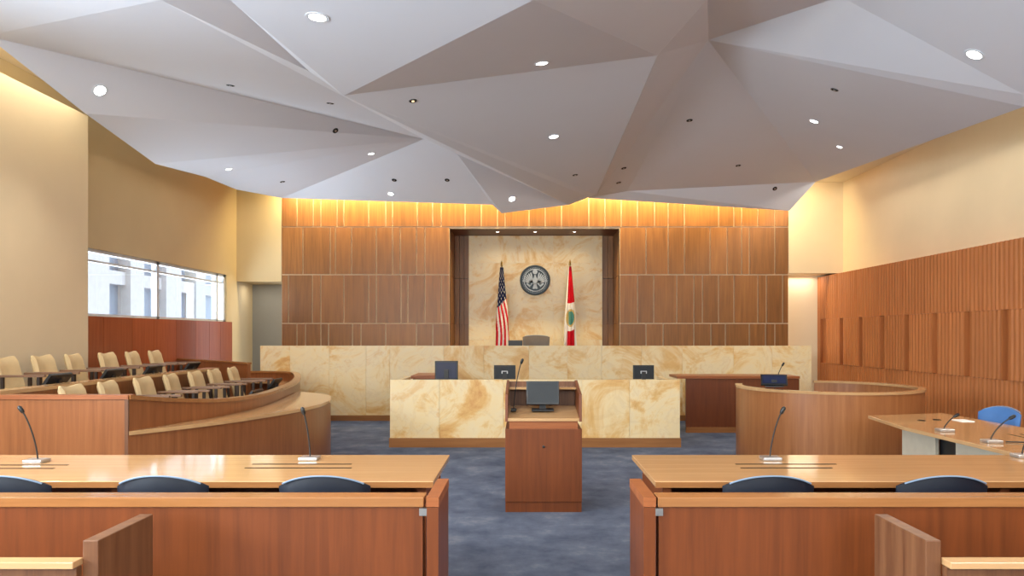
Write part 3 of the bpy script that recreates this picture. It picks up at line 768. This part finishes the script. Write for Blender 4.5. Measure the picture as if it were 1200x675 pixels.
def fl(u, v):
    du = (u-.52)/.42; dv = (v-.56)/.095
    if du*du+dv*dv < 1: return 2 if du*du+dv*dv < .6 and (u > .35) else 3
    if v < .40: return 0 if u > .12+.15*v else 1
    if v < .47 or .65 < v < .70: return 1
    if v >= .70: return 0 if .24 < u < .84 else 1
    return 1
t = root('national_flag', 'draped stars and stripes flag on a pole left of the seal', 'flag', (XP(588, 16), 16, .45))
pole(t, 2.62); flag(t, 2.6, .6, us, [M['fnavy'], M['fwhite'], M['fred']], .07, .36, .03)
t = root('state_flag', 'draped red and white state flag with green seal right of the wall seal', 'flag', (XP(668, 16), 16, .45))
pole(t, 2.64); flag(t, 2.62, .6, fl, [M['fred'], M['fwhite'], M['fteal'], M['ftan']], .05, .34, .0)

SY = NB-.155
se = root('wall_seal', 'round pewter eagle seal mounted on the gold stone wall', 'seal', (XP(627, SY), SY, ZP(328.5, SY)))
RX = Matrix.Rotation(PI/2, 4, 'X')
MB().lathe([(.345, 0), (.345, .035), (.33, .05), (.31, .05), (.3, .035), (0.001, .035)], 56, mat=RX).build('disc', M['pewter'], se, True)
m = MB(); m.lathe([(.262, .034), (.262, .048), (.25, .05), (.24, .034)], 48, mat=RX); m.build('inner_ring', M['pewter_l'], se, True)
m = MB()
for k in range(48):
    a = 2*PI*k/48; x, z = .286*math.cos(a), .286*math.sin(a); m.box(x-.007, x+.007, -.042, -.034, z-.007, z+.007)
m.build('bead_border', M['pewter_l'], se)
def poly2(m, pts, y0=-.034, y1=-.056):
    n = len(pts); m.add([(x, y0, z) for x, z in pts]+[(x, y1, z) for x, z in pts], [tuple(range(n)), tuple(range(n, 2*n))[::-1]]+[(i, (i+1) % n, (i+1) % n+n, i+n) for i in range(n)])
m = MB()
for s in (-1, 1):
    for k in range(7):
        a = R(84-k*11); r1 = .20-.012*k; cx, cz = s*(.045+.012*k), -.035-.004*k
        tx, tz = cx+s*r1*math.cos(a)*1.0+s*.03, cz+r1*math.sin(a)
        poly2(m, [(cx-s*.012, cz), (tx-s*.016, tz), (tx, tz+.014), (tx+s*.014, tz-.004), (cx+s*.02, cz-.012)])
m.build('eagle_wings', M['pewter_l'], se)
m = MB(); m.lathe([(.001, -.12), (.04, -.09), (.055, -.02), (.04, .05), (.02, .08), (.026, .1), (.001, .125)], 14, mat=Matrix.Translation((0, -.035, 0)) @ Matrix.Scale(.5, 4, (0, 1, 0)))
m.build('eagle_body', M['pewter_l'], se, True)
m = MB(); poly2(m, [(-.05, .03), (.05, .03), (.05, -.04), (0, -.085), (-.05, -.04)], -.05, -.07); m.build('shield', M['pewter_l'], se)
m = MB(); poly2(m, [(-.03, -.1), (.03, -.1), (.06, -.19), (.02, -.2), (0, -.185), (-.02, -.2), (-.06, -.19)]); m.build('eagle_tail', M['pewter_l'], se)
m = MB(); m.lathe([(.001, .034), (.055, .034), (.055, .05), (.001, .056)], 20, mat=Matrix.Translation((0, 0, .19)) @ RX); m.build('star_glory', M['pewter_l'], se, True)
m = MB()
for s in (-1, 1):
    poly2(m, [(s*.05, -.08), (s*.11, -.14), (s*.13, -.13), (s*.07, -.06)]); poly2(m, [(s*.12, -.16), (s*.2, -.09), (s*.19, -.06), (s*.1, -.12)])
m.build('talons', M['pewter_l'], se)

# ---------------------------------------------------------------- ceiling fixtures
lit = [(372, 20, .085, 'top left pale facet'), (117, 106, .075, 'far left grey facet'), (635, 74, .075, 'central grey facet, farther forward'), (649, 160, .075, 'central grey facet, farther back'), (435, 180, .06, 'small left rear facet above the band'),
       (268, 198, .06, 'left rear facet edge by the cream wall'), (458, 227, .06, 'pale rear facet just above the wood wall'), (600, 233, .075, 'small pointed grey facet over the seal'), (1142, 64, .085, 'top right facet'), (954, 142, .07, 'right pale facet'), (984, 172, .05, 'right pale facet near its rear tip'), (611, 0, 0, '')]
unlit = [(270, 100), (387, 121), (393, 153), (462, 211), (524, 211), (331, 213), (484, 118), (674, 205), (731, 197), (808, 141), (865, 194), (908, 221), (978, 105), (725, 214)]
names_u = ['on the long pale band, left', 'on the long pale band, right', 'on the grey left facet near the band', 'left of the pair on the pale rear facet', 'right of the pair on the pale rear facet', 'at the far left rear facet',
 'brass-toned at the left tip of the central facet', 'near the rear tip of the central facet', 'at the near rear edge of the brown-grey facet', 'on the brown-grey facet beside its middle', 'on the brown-grey facet toward the rear', 'nearest the rear right tip of the brown-grey facet', 'on the right pale facet', 'beside the rear point of the central facet']
def downlight(px, py, r, label, on, power=40):
    h = hit(px, py)
    if not h: return
    s, p, n = h
    t = root('recessed_downlight' if on else 'recessed_spotlight', label, 'ceiling light', p, 0, 'lit ceiling downlights' if on else 'small unlit ceiling spots')
    q = Vector((0, 0, -1)).rotation_difference(n); t.rotation_mode = 'QUATERNION'; t.rotation_quaternion = q
    MB().lathe([(r*.8, -.001), (r*.8, -.006), (r*1.08, -.006), (r*1.1, .0), (r*.85, .001)], 24).build('trim_ring', M['frame'] if on else M['pewter'], t, True)
    if on: MB().lathe([(.001, -.012), (r*.55, -.011), (r*.8, -.004), (.001, -.002)], 24).build('lens', M['lens'], t, True)
    else:
        MB().lathe([(.001, -.003), (r*.8, -.004), (.001, -.0015)], 20).build('recess', M['groove'], t)
        MB().lathe([(.001, -.016), (r*.4, -.012), (r*.4, -.004), (.001, -.004)], 12).build('lamp_face', M['bulb'] if px == 484 else M['silver'], t, True)
    if on:
        l = bpy.data.lights.new('downlight_lamp', 'SPOT'); l.energy = power; l.spot_size = R(110); l.spot_blend = .8; l.color = (1, .93, .82); l.shadow_soft_size = .06
        lo = bpy.data.objects.new('downlight_lamp', l); C.objects.link(lo); lo.location = p+Vector((0, 0, -.06))
for px, py, r, d in lit:
    if r: downlight(px, py, r, 'lit round downlight in the '+d, True)
for (px, py), d in zip(unlit, names_u): downlight(px, py, .042, 'small unlit round spot '+d, False)
for k, px in enumerate((583, 627, 673)):
    Y = 15.95; x = XP(px, Y)
    t = root('niche_downlight', 'small downlight in the soffit above the '+['national flag', 'wall seal', 'state flag'][k], 'ceiling light', (x, Y, NZ), 0, 'niche soffit lights')
    MB().lathe([(.03, -.001), (.03, -.008), (.05, -.008), (.055, .0)], 16).build('trim_ring', M['silver'], t)
    MB().lathe([(.001, -.006), (.03, -.005), (.001, -.001)], 14).build('lens', M['lens'], t)
    l = bpy.data.lights.new('niche_lamp', 'SPOT'); l.energy = 9; l.spot_size = R(150); l.spot_blend = .8; l.color = (1, .88, .7); l.shadow_soft_size = .05
    lo = bpy.data.objects.new('niche_lamp', l); C.objects.link(lo); lo.location = (x, Y, NZ-.05)
